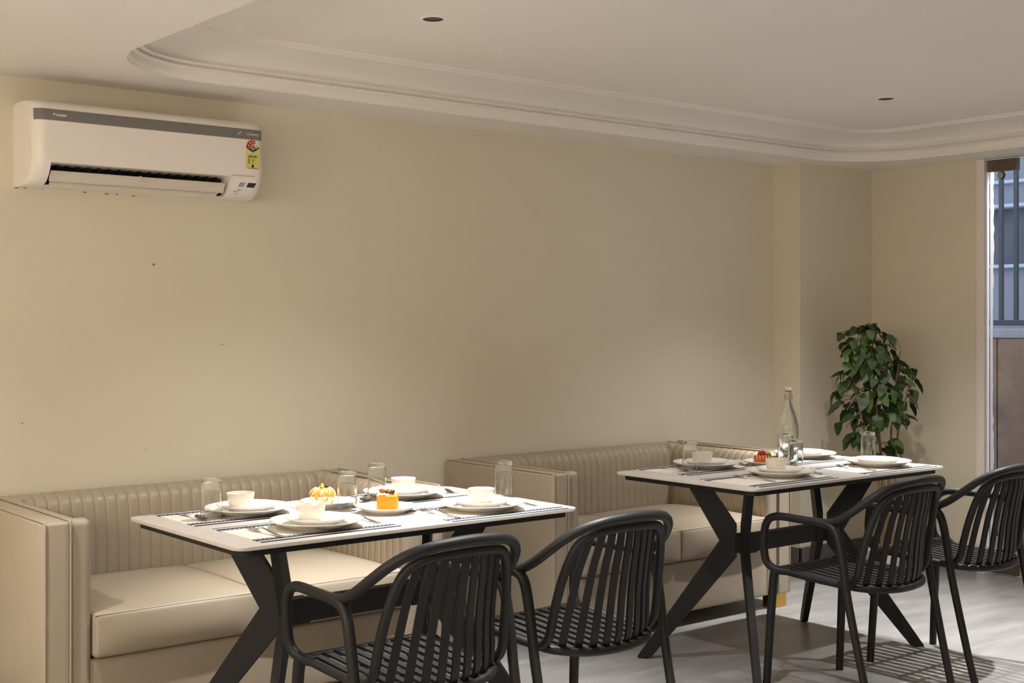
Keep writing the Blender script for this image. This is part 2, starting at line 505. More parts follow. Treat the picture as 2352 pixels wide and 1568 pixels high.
# ------------------------------------------------------------------ glass door and outside
bm = bmesh.new(); bbox(bm, XR + .018, XR + .030, 2.70, 3.822, .012, 2.222, .001, 1)
door = struct('door_1', bm, M['door_glass'])
bm = bmesh.new(); bbox(bm, XR + .008, XR + .040, 3.655, 3.828, 2.165, 2.228, .003); obj('patch_fitting', bm, M['patch'], door)
bm = bmesh.new(); bbox(bm, XR + .008, XR + .040, 3.655, 3.828, .008, .070, .003); obj('patch_fitting', bm, M['patch'], door)
bm = bmesh.new(); lathe(bm, [(0, 0), (.018, .0), (.022, .006), (.018, .02), (0, .024)], 20); bmesh.ops.rotate(bm, verts=bm.verts, matrix=Matrix.Rotation(-PI / 2, 3, 'Y'))
obj('pivot_bolt', bm, M['steel'], door, 40, (XR + .008, 3.74, 2.14))

r = empty('porch_fill_lamp', (XR + .085, 3.25, 2.42)); tag(r, 'added unseen fill lamp on the outer face above the glass door', 'lamp')  # added lamp, out of view, to brighten the jamb and outside wall
bm = bmesh.new(); bbox(bm, 0, .02, -.05, .05, -.06, .06, .006); obj('back_plate', bm, M['rail'], r)
bm = bmesh.new(); bbox(bm, .02, .09, -.045, .045, .02, .05, .01); obj('hood', bm, M['rail'], r)
ld = bpy.data.lights.new('lamp', 'POINT'); ld.energy = 26; ld.color = (1.0, .93, .86); ld.shadow_soft_size = .03
lo = bpy.data.objects.new('lamp', ld); COL.objects.link(lo); lo.parent = r; lo.location = (.06, 0, -.02)

bm = bmesh.new(); box(bm, 7.62, 7.80, 2.0, 6.4, 0, 1.255)
bmo = obj('boundary_wall', bm, M['stone']); tag(bmo, 'brown stone boundary wall outside the glass door', 'wall')
for yy in (3.3, 4.46, 5.62):
    bm = bmesh.new(); bbox(bm, 7.605, 7.622, yy + .003, yy + 1.157, .004, 1.252, .002, 1); obj('stone_panel', bm, M['stone'], bmo)
bm = bmesh.new(); bbox(bm, 7.60, 7.98, 2.0, 6.4, 1.256, 1.315, .006)
tag(obj('wall_coping', bm, M['ledge']), 'pale grey coping slab on top of the brown outside wall', 'coping')
r = empty('railing', (7.78, 4.4, 1.315)); tag(r, 'dark metal bar railing standing on the outside wall', 'railing')
bm = bmesh.new(); bbox(bm, -.02, .02, -1.8, 1.8, .02, .055, .003); obj('bottom_rail', bm, M['rail'], r)
bm = bmesh.new(); bbox(bm, -.02, .02, -1.8, 1.8, 1.45, 1.49, .003); obj('top_rail', bm, M['rail'], r)
bm = bmesh.new(); bbox(bm, -.013, .013, -.013, .013, .05, 1.46, .003); b0 = obj('bar', bm, M['rail'], r, loc=(0, -1.73, 0))
for k in range(1, 34): inst('bar', b0.data, r, (0, -1.73 + .1035 * k, 0))
for yy in (-1.6, -.6, .4, 1.4):
    bm = bmesh.new(); bbox(bm, -.02, .02, yy - .02, yy + .02, 0, .05, .003); obj('post_foot', bm, M['rail'], r)
b = empty('neighbour_building', (10.4, 5.5, 0)); tag(b, 'blue grey neighbouring building seen through the outside railing', 'building')
bm = bmesh.new(); box(bm, 0, .5, -5, 5, -1, 1.84); obj('lower_wall', bm, M['bld_light'], b)
bm = bmesh.new(); box(bm, .12, .5, -5, 5, 1.84, 2.36); obj('dark_band', bm, M['bld_dark'], b)
bm = bmesh.new(); box(bm, -.02, .5, -5, 5, 2.36, 5.5); obj('upper_wall', bm, M['bld_light'], b)
for z in (1.825, 2.345, 2.55):
    bm = bmesh.new(); bbox(bm, -.06, .1, -5, 5, z, z + .03, .004); obj('string_course', bm, M['bld_line'], b)
bm = bmesh.new(); box(bm, XR + .085, 10.4, -1, 7, -.08, -.01); o = obj('outside_paving', bm, M['ledge']); o['kind'] = 'structure'

# ================================================================== SOFAS
SL, SD, SH = 1.50, .75, .735   # length, depth, height; origin at left-front-bottom floor corner
def make_sofa():
    r = empty('sofa')
    AW, PW = .085, .072          # arm outer panel, inner pad
    # base
    bm = bmesh.new(); rbox(bm, AW + .02, SL - AW - .02, .018, SD, .062, .292, .012, 3, 6); obj('base', bm, M['leather'], r, 40)
    # arms
    for s in (0, 1):
        X = (lambda v: v) if s == 0 else (lambda v: SL - v)
        def bx(bm, a, b_, *rest, **k): rbox(bm, min(X(a), X(b_)), max(X(a), X(b_)), *rest, **k)
        bm = bmesh.new(); bx(bm, 0, AW, 0, SD, .062, SH, r=.010, k=3, m=4)
        bx(bm, AW - .012, AW + PW, .008, .062, .062, SH + .004, r=.024, k=4, m=6)
        bx(bm, AW - .012, AW + PW - .004, .03, SD - .02, .062, SH - .022, r=.024, k=4, m=6)
        arm = obj('arm', bm, M['leather'], r, 40)
        # piping: round the outer side panel, and along the joint of panel and inner pad
        for px in (.004, AW - .002):
            bm = bmesh.new()
            tube(bm, [(X(px), .000, .07), (X(px), -.002, .4), (X(px), -.002, SH - .03), (X(px), .002, SH - .006), (X(px), .012, SH + .001), (X(px), .05, SH + .002), (X(px), SD * .5, SH + .002), (X(px), SD - .02, SH + .002)], .0038, 8, 4)
            obj('piping', bm, M['piping'], arm, 60)
        # channels on the inner side, over the rounded top
        xi = AW + PW
        ch = channel_mesh_arm()
        n = 14
        for i in range(n):
            y = .080 + i * .0407
            o = inst('channel', ch, arm, (X(xi - .004), y, 0), (0, 0, 0), (1 if s == 0 else -1, 1, 1))
    # back
    bm = bmesh.new(); rbox(bm, AW + .02, SL - AW - .02, SD - .108, SD - .004, .10, .708, .03, 4, 6)
    for a, b_ in ((AW - .01, AW + PW + .003), (SL - AW - PW - .003, SL - AW + .01)): rbox(bm, a, b_, SD - .122, SD - .004, .30, SH + .002, .02, 4, 4)
    back = obj('backrest', bm, M['leather'], r, 40)
    ch = channel_mesh_back(); n = 28; p = (SL - 2 * (AW + PW)) / n
    for i in range(n): inst('channel', ch, back, (AW + PW + p * (i + .5), SD - .118, 0), (0, 0, 0), (p / .043, 1, 1))
    # seat cushions
    w_ = (SL - 2 * (AW + PW)) / 2
    for i in range(2):
        def bulge(p, h):
            u, v = p.x / h.x, p.y / h.y
            k = (1 - abs(u) ** 3.0) * (1 - abs(v) ** 3.0)
            if p.z > 0: p = p + Vector((0, 0, .030 * k))
            if p.y < -h.y + .02: p = p + Vector((0, -.014 * (1 - u ** 4) * (1 - (p.z / h.z) ** 2), 0))
            return p
        x0 = AW + PW + i * w_ + .002
        bm = bmesh.new(); rbox(bm, x0, x0 + w_ - .004, -.004, SD - .125, .296, .436, .014, 3, 14, bulge)
        c = obj('seat_cushion', bm, M['leather'], r, 50)
        bm = bmesh.new(); tube(bm, [(x0 + .004, .3, .4322), (x0 + .004, .06, .4322), (x0 + .006, .006, .4318), (x0 + .03, .0002, .4318), (x0 + w_ / 2, .0002, .4320), (x0 + w_ - .034, .0002, .4318), (x0 + w_ - .010, .006, .4318), (x0 + w_ - .008, .06, .4322), (x0 + w_ - .008, .3, .4322)], .0034, 8, 5)
        obj('piping', bm, M['piping'], c, 60)
        bm = bmesh.new(); tube(bm, [(x0 + .010, .004, .430), (x0 + .0048, .0016, .42), (x0 + .0042, .0008, .36), (x0 + .0048, .0012, .305)], .0026, 6, 4)
        obj('seam', bm, M['piping'], c, 60)
    # feet
    for fx in (.014, SL - .104):
        for fy in (.012, SD - .09):
            bm = bmesh.new(); bbox(bm, fx, fx + .09, fy, fy + .07, 0, .064, .002); obj('foot', bm, M['gold'], r)
    return r

def channel_sweep(path, w, h, n=11):
    """half-lens section of width w bulging h, swept along a path in (depth, z)"""
    bm = bmesh.new(); rows = []
    P = catmull([(0, a, b) for a, b in path], 4)
    for i, p in enumerate(P):
        a = P[max(0, i - 1)]; b = P[min(len(P) - 1, i + 1)]; t = (b - a).normalized()
        nn = Vector((0, -t.z, t.y))  # outward normal (towards -depth at the vertical part)
        row = []
        for j in range(n):
            u = -1 + 2 * j / (n - 1); u = math.copysign(abs(u) ** .7, u)
            row.append(bm.verts.new(Vector((u * w / 2, p.y, p.z)) + nn * (h * (1 - abs(u) ** 4.5))))
        rows.append(row)
    for A, B in zip(rows, rows[1:]):
        for j in range(n - 1): bm.faces.new((A[j], A[j + 1], B[j + 1], B[j]))
    return bm
def to_mesh(bm, name, m):
    bmesh.ops.recalc_face_normals(bm, faces=bm.faces)
    me = bpy.data.meshes.new(name)
    for f in bm.faces: f.smooth = True
    bm.to_mesh(me); bm.free(); me.materials.append(m); return me
_cm = {}
def channel_mesh_back():
    if 'b' not in _cm:
        _cm['b'] = to_mesh(channel_sweep([(.006, .30), (.004, .45), (.003, .60), (.005, .665), (.016, .706), (.042, .728), (.078, .733), (.114, .731)], .0432, .0050), 'channel', M['leather'])
    return _cm['b']
def channel_mesh_arm():
    if 'a' not in _cm:
        bm = channel_sweep([(0, .30), (0, .5), (0, .665), (.005, .698), (.018, .721), (.036, .729), (.056, .730)], .0407, .0045)
        bmesh.ops.rotate(bm, verts=bm.verts, matrix=Matrix.Rotation(PI / 2, 3, 'Z'))  # depth axis -> -x
        _cm['a'] = to_mesh(bm, 'channel', M['leather'])
    return _cm['a']

sofa1 = make_sofa(); sofa1.location = (1.402, 3.99, 0)
tag(sofa1, 'beige channel-tufted two-seat sofa under the air conditioner', 'sofa', 'beige banquette sofas along the wall')
sofa2 = copy_tree(sofa1); sofa2.location = (3.462, 3.985, 0)
tag(sofa2, 'beige channel-tufted two-seat sofa with brass foot next to the plant corner', 'sofa', 'beige banquette sofas along the wall')

# ================================================================== TABLES
def make_table():
    r = empty('dining_table')
    bm = bmesh.new(); t = bmesh.new(); prism(t, rrect(-.61, .61, -.365, .365, .03, 6), .742, .752)
    bmesh.ops.bevel(t, geom=[e for e in t.edges if abs(e.verts[0].co.z - e.verts[1].co.z) < 1e-6], offset=.0025, segments=2, affect='EDGES', profile=.5)
    join(bm, t); obj('tabletop', bm, M['ceramic_top'], r, 40)
    bm = bmesh.new(); path = [Vector((x, y, .7325)) for x, y in rrect(-.575, .575, -.330, .330, .025, 5)]
    sweep(bm, path, rect(.03, .019), closed=True, up=(0, 0, 1))
    box(bm, -.40, -.34, -.33, .33, .724, .742); box(bm, .34, .40, -.33, .33, .724, .742)
    obj('apron', bm, M['black_steel'], r, 30)
    # bent flat-bar legs in diagonal vertical planes
    for sx in (-1, 1):
        for sy in (-1, 1):
            d = Vector((sx * .66, sy * .75)).normalized()
            # outline in (s along diagonal, z) around the elbow
            c = Vector((sx * .265, sy * .018))
            pts = [(.125, .722), (.245, .722), (.083, .478), (.42, .0), (.348, .0), (.0, .475 - .06), (.0, .545)]
            pts = [(.118, .722), (.205, .722), (.068, .482), (.395, .006), (.340, .006), (0, .420), (0, .548)]
            bm = bmesh.new(); T = .013; nrm = Vector((-d.y, d.x)); A, B = [], []
            for s_, z in pts:
                q = c + d * s_
                A.append(bm.verts.new((q.x + nrm.x * T, q.y + nrm.y * T, z))); B.append(bm.verts.new((q.x - nrm.x * T, q.y - nrm.y * T, z)))
            bm.faces.new(A); bm.faces.new(B[::-1])
            for i in range(len(pts)): bm.faces.new((A[i], A[(i + 1) % len(pts)], B[(i + 1) % len(pts)], B[i]))
            leg = obj('leg', bm, M['black_steel'], r)
            q = c + d * .368
            bm = bmesh.new(); lathe(bm, [(0, 0), (.014, 0), (.014, .007), (0, .007)], 14, (q.x, q.y, 0)); obj('foot_pad', bm, M['black_steel'], leg, 40)
    bm = bmesh.new(); bbox(bm, -.28, .28, -.02, .02, .438, .508, .002); bm2 = obj('beam', bm, M['black_steel'], r)
    for sx in (-1, 1):
        bm = bmesh.new(); bbox(bm, min(sx * .19, sx * .262), max(sx * .19, sx * .262), -.024, .024, .434, .512, .002); obj('beam_socket', bm, M['black_steel'], bm2)
    return r
table1 = make_table(); table1.location = (2.226, 3.50, 0)
tag(table1, 'cream-topped dining table with black X legs, nearer one holding the orange cake', 'table', 'cream dining tables')
table2 = copy_tree(table1); table2.location = (4.238, 3.44, 0)
tag(table2, 'cream-topped dining table with black X legs, farther one holding the water bottle', 'table', 'cream dining tables')
ZTAB = .752

# ================================================================== CHAIRS
def make_chair():
    r = empty('armchair'); m = M['black_plastic']
    half = [(-.196, .150, .445), (-.208, .212, .447), (-.222, .247, .480), (-.228, .250, .560), (-.233, .232, .622), (-.238, .180, .648), (-.246, .060, .650),
            (-.250, -.050, .652), (-.243, -.108, .674), (-.228, -.160, .712), (-.203, -.203, .750), (-.165, -.236, .779), (-.115, -.260, .796), (-.055, -.271, .803)]
    full = half + [(0, -.274, .805)] + [(-x, y, z) for x, y, z in reversed(half)]
    bm = bmesh.new(); tube(bm, full, .0145, 12, 5); obj('arm_rail', bm, m, r, 60)
    for s in (-1, 1):
        bm = bmesh.new(); tube(bm, [(s * .250, -.010, .650), (s * .252, -.066, .642), (s * .253, -.096, .610), (s * .253, -.118, .520), (s * .252, -.140, .390), (s * .248, -.198, .140), (s * .245, -.235, .0)], .016, 12, 5, scales=lambda t: 1.0 - .15 * t); obj('rear_leg', bm, m, r, 60)
        bm = bmesh.new(); tube(bm, [(s * .206, .214, .452), (s * .209, .222, .400), (s * .214, .236, .200), (s * .219, .247, 0)], .0175, 12, 4, scales=lambda t: 1.0 - .18 * t); obj('front_leg', bm, m, r, 60)
    # back hoop
    half = [(-.196, -.060, .436), (-.202, -.112, .442), (-.204, -.142, .472), (-.201, -.156, .530), (-.194, -.172, .600), (-.181, -.192, .672), (-.160, -.214, .732), (-.125, -.238, .762), (-.065, -.253, .772)]
    full = half + [(0, -.257, .774)] + [(-x, y, z) for x, y, z in reversed(half)]
    bm = bmesh.new(); tube(bm, full, .0135, 12, 5); hoop = obj('back_frame', bm, m, r, 60)
    # seat frame
    half = [(-.198, .190, .445), (-.199, .05, .436), (-.198, -.07, .432), (-.182, -.135, .428), (-.125, -.182, .422), (-.06, -.200, .419)]
    loop = half + [(0, -.204, .418)] + [(-x, y, z) for x, y, z in reversed(half)] + [(.17, .215, .443), (.08, .222, .440), (0, .223, .439), (-.08, .222, .440), (-.17, .215, .443)]
    bm = bmesh.new(); tube(bm, loop, .0125, 10, 4, closed=True); sf = obj('seat_frame', bm, m, r, 60)
    for yy, zz in ((.085, .428), (-.055, .424)):
        bm = bmesh.new(); tube(bm, [(-.196, yy, zz + .004), (-.1, yy, zz), (.1, yy, zz), (.196, yy, zz + .004)], .009, 8, 3); obj('seat_crossbar', bm, m, sf, 60)
    # slats
    NB = 9
    for i in range(NB):
        u = -1 + 2 * i / (NB - 1)
        xt, xm, xb = u * .122, u * .146, u * .162; c = u * u
        pts = [(xt, -.256 + .026 * c, .772 - .012 * c), (u * .128, -.250 + .034 * c, .725), (u * .138, -.236 + .042 * c, .660), (xm, -.222 + .048 * c, .580), (u * .156, -.214 + .052 * c, .510), (xb, -.207 + .055 * c, .455), (xb * .98, -.192 + .056 * c, .425), (xb * .96, -.155 + .05 * c, .421)]
        bm = bmesh.new(); sweep(bm, catmull(pts, 3), rect(.0215, .008), up=(-u * .5, 1, .15)); obj('back_slat', bm, m, r, 40)
    NS = 10
    for i in range(NS):
        u = -1 + 2 * i / (NS - 1); x = u * .170; yb = -.200 + .065 * u ** 4 + .010 * u * u
        bm = bmesh.new(); sweep(bm, catmull([(x, .222, .438), (x, .205, .449), (x, .12, .446), (x, .0, .438), (x * .985, -.10, .433), (x * .95, yb, .426)], 3), rect(.0205, .007), up=(0, 0, 1)); obj('seat_slat', bm, m, r, 40)
    return r
CH = [((1.985, 2.875), 0, 'black slatted resin armchair nearest the camera at the front table'),
      ((2.595, 2.905), -1, 'black slatted resin armchair at the right of the front table, before the sofa arm'),
      ((3.975, 2.880), 0, 'black slatted resin armchair at the left of the far table'),
      ((4.612, 2.880), 0, 'black slatted resin armchair at the right edge by the glass door')]
chair0 = make_chair()
for i, ((x, y), a, lab) in enumerate(CH):
    c = chair0 if i == 0 else copy_tree(chair0)
    c.location = (x, y, 0); c.rotation_euler = (0, 0, math.radians(a))
    tag(c, lab, 'chair', 'black resin armchairs at the tables')

# ================================================================== TABLEWARE
def me_of(bm, name, m, smooth=40):
    o = obj(name, bm, m, None, smooth); d = o.data; bpy.data.objects.remove(o); return d

bm = bmesh.new(); t = bmesh.new(); prism(t, rrect(-.23, .23, -.15, .15, .004, 2), 0, .0016); join(bm, t); ME_MAT = me_of(bm, 'placemat', M['placemat'], 30)
# coupe plates
def plate(R, h, name):
    bm = bmesh.new()
    lathe(bm, [(0, .0035), (R * .55, .0032), (R * .56, 0), (R * .62, 0), (R * .64, .004), (R * .85, h * .55), (R * .97, h * .92), (R, h), (R * .995, h + .0025), (R * .975, h + .0022), (R * .84, h * .62), (R * .66, .009), (R * .55, .0075), (0, .007)], 64)
    return me_of(bm, name, M['china'], 60)
ME_DINNER = plate(.1375, .022, 'dinner_plate'); ME_SIDE = plate(.095, .020, 'side_plate')
bm = bmesh.new(); lathe(bm, [(0, .002), (.027, .0015), (.028, 0), (.0315, 0), (.0345, .004), (.0395, .022), (.0435, .046), (.0432, .048), (.0415, .0475), (.0375, .024), (.032, .007), (.026, .0045), (0, .004)], 48); ME_BOWL = me_of(bm, 'bowl', M['bowl'], 60)
# upturned tumbler (base on top)
bm = bmesh.new(); H = .122
lathe(bm, [(.0318, 0), (.0318, .02), (.0305, .08), (.0295, H - .010), (.0288, H - .003), (.0265, H), (.018, H - .0006), (0, H - .0012), ], 40)
rows = [(0, H - .011), (.020, H - .0105), (.0255, H - .012), (.0274, H - .018), (.0287, .08), (.0300, .02), (.0302, 0.0), (.0310, -.0006), (.0318, 0)]
lathe(bm, rows, 40); bmesh.ops.remove_doubles(bm, verts=bm.verts, dist=1e-5); ME_GLASS = me_of(bm, 'tumbler', M['glass'], 35)

def fork_mesh():
    bm = bmesh.new()
    def strip(pts, th=.0016):   # pts: (y, xc, halfwidth, z)
        P = pts; top, bot = [], []
        for y, xc, hw, z in P:
            top.append((bm.verts.new((xc - hw, y, z + th)), bm.verts.new((xc + hw, y, z + th))))
            bot.append((bm.verts.new((xc - hw, y, z)), bm.verts.new((xc + hw, y, z))))
        for i in range(len(P) - 1):
            bm.faces.new((top[i][0], top[i][1], top[i + 1][1], top[i + 1][0])); bm.faces.new((bot[i][0], bot[i + 1][0], bot[i + 1][1], bot[i][1]))
            for k in (0, 1): bm.faces.new((top[i][k], top[i + 1][k], bot[i + 1][k], bot[i][k]))
        bm.faces.new((top[0][0], bot[0][0], bot[0][1], top[0][1])); bm.faces.new((top[-1][0], top[-1][1], bot[-1][1], bot[-1][0]))
    strip([(-.095, 0, .006, .001), (-.09, 0, .0085, .001), (-.06, 0, .008, .002), (-.02, 0, .0045, .006), (.015, 0, .0035, .012), (.030, 0, .0045, .013), (.040, 0, .0095, .0105), (.050, 0, .0122, .0065), (.060, 0, .0126, .003)])
    for k in range(4):
        x = -.0102 + .0068 * k
        strip([(.0595, x, .0024, .003), (.070, x, .0021, .0015), (.085, x * .97, .0018, .0035), (.097, x * .94, .0011, .008)])
    return me_of(bm, 'fork', M['steel'], 30)
ME_FORK = fork_mesh()
def spoon_mesh():
    bm = bmesh.new(); th = .0014
    P = [(-.095, 0.006, .001), (-.09, .0085, .001), (-.06, .008, .002), (-.02, .0045, .006), (.015, .0035, .012), (.028, .0042, .0125)]
    top, bot = [], []
    for y, hw, z in P:
        top.append((bm.verts.new((-hw, y, z + th)), bm.verts.new((hw, y, z + th)))); bot.append((bm.verts.new((-hw, y, z)), bm.verts.new((hw, y, z))))
    for i in range(len(P) - 1):
        bm.faces.new((top[i][0], top[i][1], top[i + 1][1], top[i + 1][0])); bm.faces.new((bot[i][0], bot[i + 1][0], bot[i + 1][1], bot[i][1]))
        for k in (0, 1): bm.faces.new((top[i][k], top[i + 1][k], bot[i + 1][k], bot[i][k]))
    bm.faces.new((top[0][0], bot[0][0], bot[0][1], top[0][1]))
    # bowl of the spoon: egg-shaped dish
    cy, L, W, D = .060, .034, .021, .0085
    for off in (th, 0):
        rings = []
        c = bm.verts.new((0, cy, .0018 + off))
        for k in range(1, 6):
            q = k / 5; ring_ = []
            for i in range(20):
                a = 2 * PI * i / 20; yy = math.sin(a) * L * q; xx = math.cos(a) * W * q * (1 + .12 * math.sin(a))
                ring_.append(bm.verts.new((xx, cy + yy, .0018 + off + D * q * q)))
            rings.append(ring_)
        for i in range(20): bm.faces.new((c, rings[0][i], rings[0][(i + 1) % 20]))
        for A, B in zip(rings, rings[1:]):
            for i in range(20): bm.faces.new((A[i], B[i], B[(i + 1) % 20], A[(i + 1) % 20]))
    return me_of(bm, 'spoon', M['steel'], 50)
ME_SPOON = spoon_mesh()

def ware(name, data, loc, rz, label, cat, group):
    o = inst(name, data, None, loc, (0, 0, rz)); tag(o, label, cat, group); return o

NEAR, FAR = 'front table', 'far table'
# setting: mat centre, mat angle, plate centre, facing (+1 sofa side, -1 chair side), bowl offset, place words
SETS = [
    (NEAR, (1.925, 3.705), 0.0, (1.935, 3.690), 1, (-.016, .016), 'sofa-side left'),
    (NEAR, (1.940, 3.328), 0.0, (1.965, 3.318), -1, (-.008, .022), 'chair-side left'),
    (NEAR, (2.567, 3.292), -.02, (2.560, 3.300), -1, (.010, .012), 'chair-side right'),
    (NEAR, (2.500, 3.712), 0.0, (2.535, 3.705), 1, (.0, .0), 'sofa-side right'),
    (FAR, (3.985, 3.668), 0.0, (4.025, 3.668), 1, (-.018, .006), 'sofa-side left'),
    (FAR, (3.925, 3.250), 0.0, (4.030, 3.285), -1, (.0, .02), 'chair-side left'),
    (FAR, (4.575, 3.238), 0.0, (4.635, 3.262), -1, None, 'chair-side right'),
    (FAR, (4.610, 3.640), 0.0, (4.665, 3.665), 1, None, 'sofa-side right'),
]
for tb, (mx_, my), ma, (px, py), f, bo, where in SETS:
    z = ZTAB
    ware('placemat', ME_MAT, (mx_, my, z), ma + random.uniform(-.01, .01), f'navy striped woven placemat at the {where} place of the {tb}', 'placemat', 'striped placemats')
    z += .0018
    ware('dinner_plate', ME_DINNER, (px, py, z), 0, f'large white dinner plate at the {where} place of the {tb}', 'plate', 'dinner plates')
    ware('side_plate', ME_SIDE, (px + .004, py + .004, z + .0085), 0, f'small white plate stacked on the dinner plate, {where} place, {tb}', 'plate', 'small plates on dinner plates')
    if bo: ware('bowl', ME_BOWL, (px + bo[0], py + bo[1], z + .0165), random.random() * 3, f'small ivory bowl on stacked plates at the {where} place of the {tb}', 'bowl', 'small bowls')
    sgn = 1 if f < 0 else -1     # tines point away from the diner
    rz = 0 if f < 0 else PI
    fx = px - .175 * (1 if f < 0 else -1); sx_ = px + .175 * (1 if f < 0 else -1)
    fy = py + (-.02 if f < 0 else .02)
    ware('fork', ME_FORK, (fx, fy, z), rz + random.uniform(-.06, .06), f'steel fork beside the plate at the {where} place of the {tb}', 'fork', 'forks')
    ware('spoon', ME_SPOON, (sx_, fy + (.045 if f < 0 else -.0), z), rz + random.uniform(-.06, .06), f'steel spoon beside the plate at the {where} place of the {tb}', 'spoon', 'spoons')

TUMB = [((1.793, 3.655), 'upturned clear tumbler at the left end of the front table'),
        ((2.214, 3.552), 'upturned clear tumbler before the fruit muffin, centre of the front table'),
        ((2.418, 3.690), 'upturned clear tumbler behind the orange cake on the front table'),
        ((2.808, 3.492), 'upturned clear tumbler at the right end of the front table'),
        ((3.855, 3.600), 'upturned clear tumbler at the left end of the far table'),
        ((4.462, 3.600), 'upturned clear tumbler just behind the swing-top bottle'),
        ((4.240, 3.378), 'upturned clear tumbler in front of the swing-top bottle'),
        ((4.790, 3.420), 'upturned clear tumbler at the right end of the far table, before the plant')]
for (x, y), lab in TUMB: ware('tumbler', ME_GLASS, (x, y, ZTAB + .0026), 0, lab, 'glass', 'upturned tumblers')

# dessert plates
ware('side_plate', ME_SIDE, (2.218, 3.665, ZTAB + .0002), 0, 'small white plate under the fruit muffin on the front table', 'plate', 'dessert plates')
ware('side_plate', ME_SIDE, (2.290, 3.440, ZTAB + .0002), 0, 'small white plate under the orange cake on the front table', 'plate', 'dessert plates')
ware('side_plate', ME_SIDE, (4.275, 3.560, ZTAB + .0002), 0, 'small white plate under the strawberry tart on the far table', 'plate', 'dessert plates')
ZD = ZTAB + .0078

def blob(bm, c, r, seed, amp=.25, sub=2):
    rr = random.Random(seed); t = bmesh.new(); bmesh.ops.create_icosphere(t, subdivisions=sub, radius=1)
    ph = [rr.uniform(0, 6) for _ in range(6)]
    for v in t.verts:
        p = v.co; k = 1 + amp * (math.sin(3 * p.x + ph[0]) * math.sin(3.3 * p.y + ph[1]) + .6 * math.sin(6 * p.z + ph[2]) * math.sin(5 * p.x + ph[3]))
        v.co = Vector((p.x * r[0], p.y * r[1], p.z * r[2])) * k
    join(bm, t, Matrix.Translation(c))

# orange cake
r = empty('cake', (2.302, 3.452, ZD), -.72); tag(r, 'square orange sponge cake topped with caramel nuts on a small plate', 'cake')
bm = bmesh.new()
def rough(p, h):
    return p + Vector((math.sin(p.y * 500 + p.z * 330), math.sin(p.x * 470 + p.z * 410), math.sin(p.x * 390 + p.y * 520))) * .0007
rbox(bm, -.031, .031, -.031, .031, 0, .046, .004, 2, 10, rough); obj('sponge', bm, M['cake'], r, 60)
bm = bmesh.new()
for k in range(26): blob(bm, (random.uniform(-.026, .026), random.uniform(-.026, .026), .047 + random.uniform(-.001, .003)), (.007, .006, .0045), k, .2, 1)
obj('crumb_topping', bm, M['crumb'], r, 60)
for k, (x, y) in enumerate(((-.008, .004), (.004, -.006), (.0, .010), (-.014, -.006), (.010, .006))):
    bm = bmesh.new(); blob(bm, (x, y, .056 + .003 * (k % 2)), (.010, .008, .007), 40 + k, .3, 2); obj('nut', bm, M['nut'], r, 60)
bm = bmesh.new(); blob(bm, (.016, -.004, .056), (.008, .008, .007), 60, .05, 2); obj('blueberry', bm, M['berry'], r, 60)

# fruit muffin in paper cup
r = empty('muffin', (2.196, 3.672, ZD), .3); tag(r, 'golden fluted fruit muffin in a printed paper cup', 'muffin')
bm = bmesh.new(); n = 64; rings = []
for z, R in ((0, .029), (.001, .030), (.034, .0415), (.034, .0405), (.004, .029)):
    rings.append([bm.verts.new(((R + (.0012 if z > .0 else 0) * math.sin(i * 16 * 2 * PI / n)) * math.cos(2 * PI * i / n), (R + (.0012 if z > .0 else 0) * math.sin(i * 16 * 2 * PI / n)) * math.sin(2 * PI * i / n), z)) for i in range(n)])
for A, B in zip(rings, rings[1:]):
    for i in range(n): bm.faces.new((A[i], A[(i + 1) % n], B[(i + 1) % n], B[i]))
bm.faces.new(rings[0][::-1]); bm.faces.new(rings[-1]); obj('paper_cup', bm, M['paper'], r, 50)
bm = bmesh.new(); rings = []
for k in range(9):
    a = k / 8 * PI * .5; R0 = .0420 * math.cos(a * .80); z = .030 + .026 * math.sin(a)
    rings.append([bm.verts.new((R0 * (1 + .10 * abs(math.sin(i * 5.5 * 2 * PI / n)) - .05) * math.cos(2 * PI * i / n), R0 * (1 + .10 * abs(math.sin(i * 5.5 * 2 * PI / n)) - .05) * math.sin(2 * PI * i / n), z)) for i in range(n)])
for A, B in zip(rings, rings[1:]):
    for i in range(n): bm.faces.new((A[i], A[(i + 1) % n], B[(i + 1) % n], B[i]))
bm.faces.new(rings[-1]); obj('muffin_top', bm, M['glaze_orange'], r, 60)
for k in range(9):
    a0 = k * 2 * PI / 9 + .2; pts = []
    for q in range(5):
        e = (.15 + .17 * q) * PI / 2; R0 = .0435 * math.cos(e * .80); pts.append((R0 * math.cos(a0 + .08 * q), R0 * math.sin(a0 + .08 * q), .0305 + .0262 * math.sin(e)))
    bm = bmesh.new(); tube(bm, pts, .0016, 6, 3); obj('icing_drizzle', bm, M['icing'], r, 60)
for nm, c, s, mt in (('blueberry', (.006, -.012, .060), .0075, 'berry'), ('green_fruit', (-.004, .0, .061), .0075, 'green_fruit'), ('orange_dice', (-.014, -.010, .058), .007, 'glaze_orange'), ('orange_dice', (.010, .008, .059), .007, 'glaze_orange')):
    bm = bmesh.new(); blob(bm, c, (s, s, s * .85), 5, .05, 2); obj(nm, bm, M[mt], r, 60)
bm = bmesh.new(); pts = [(-.004, .002, .066), (.003, -.004, .069), (.011, -.008, .067)]
for k in range(2):
    vs = [bm.verts.new(p) for p in ((-.006, .0, .066), (0, -.006 + .008 * k, .069), (.008, -.008 + .01 * k, .067), (.001, .003 + .006 * k, .070))]
    bm.faces.new(vs)
solid(bm, .0008); obj('mint_leaf', bm, M['green_fruit'], r, 60)

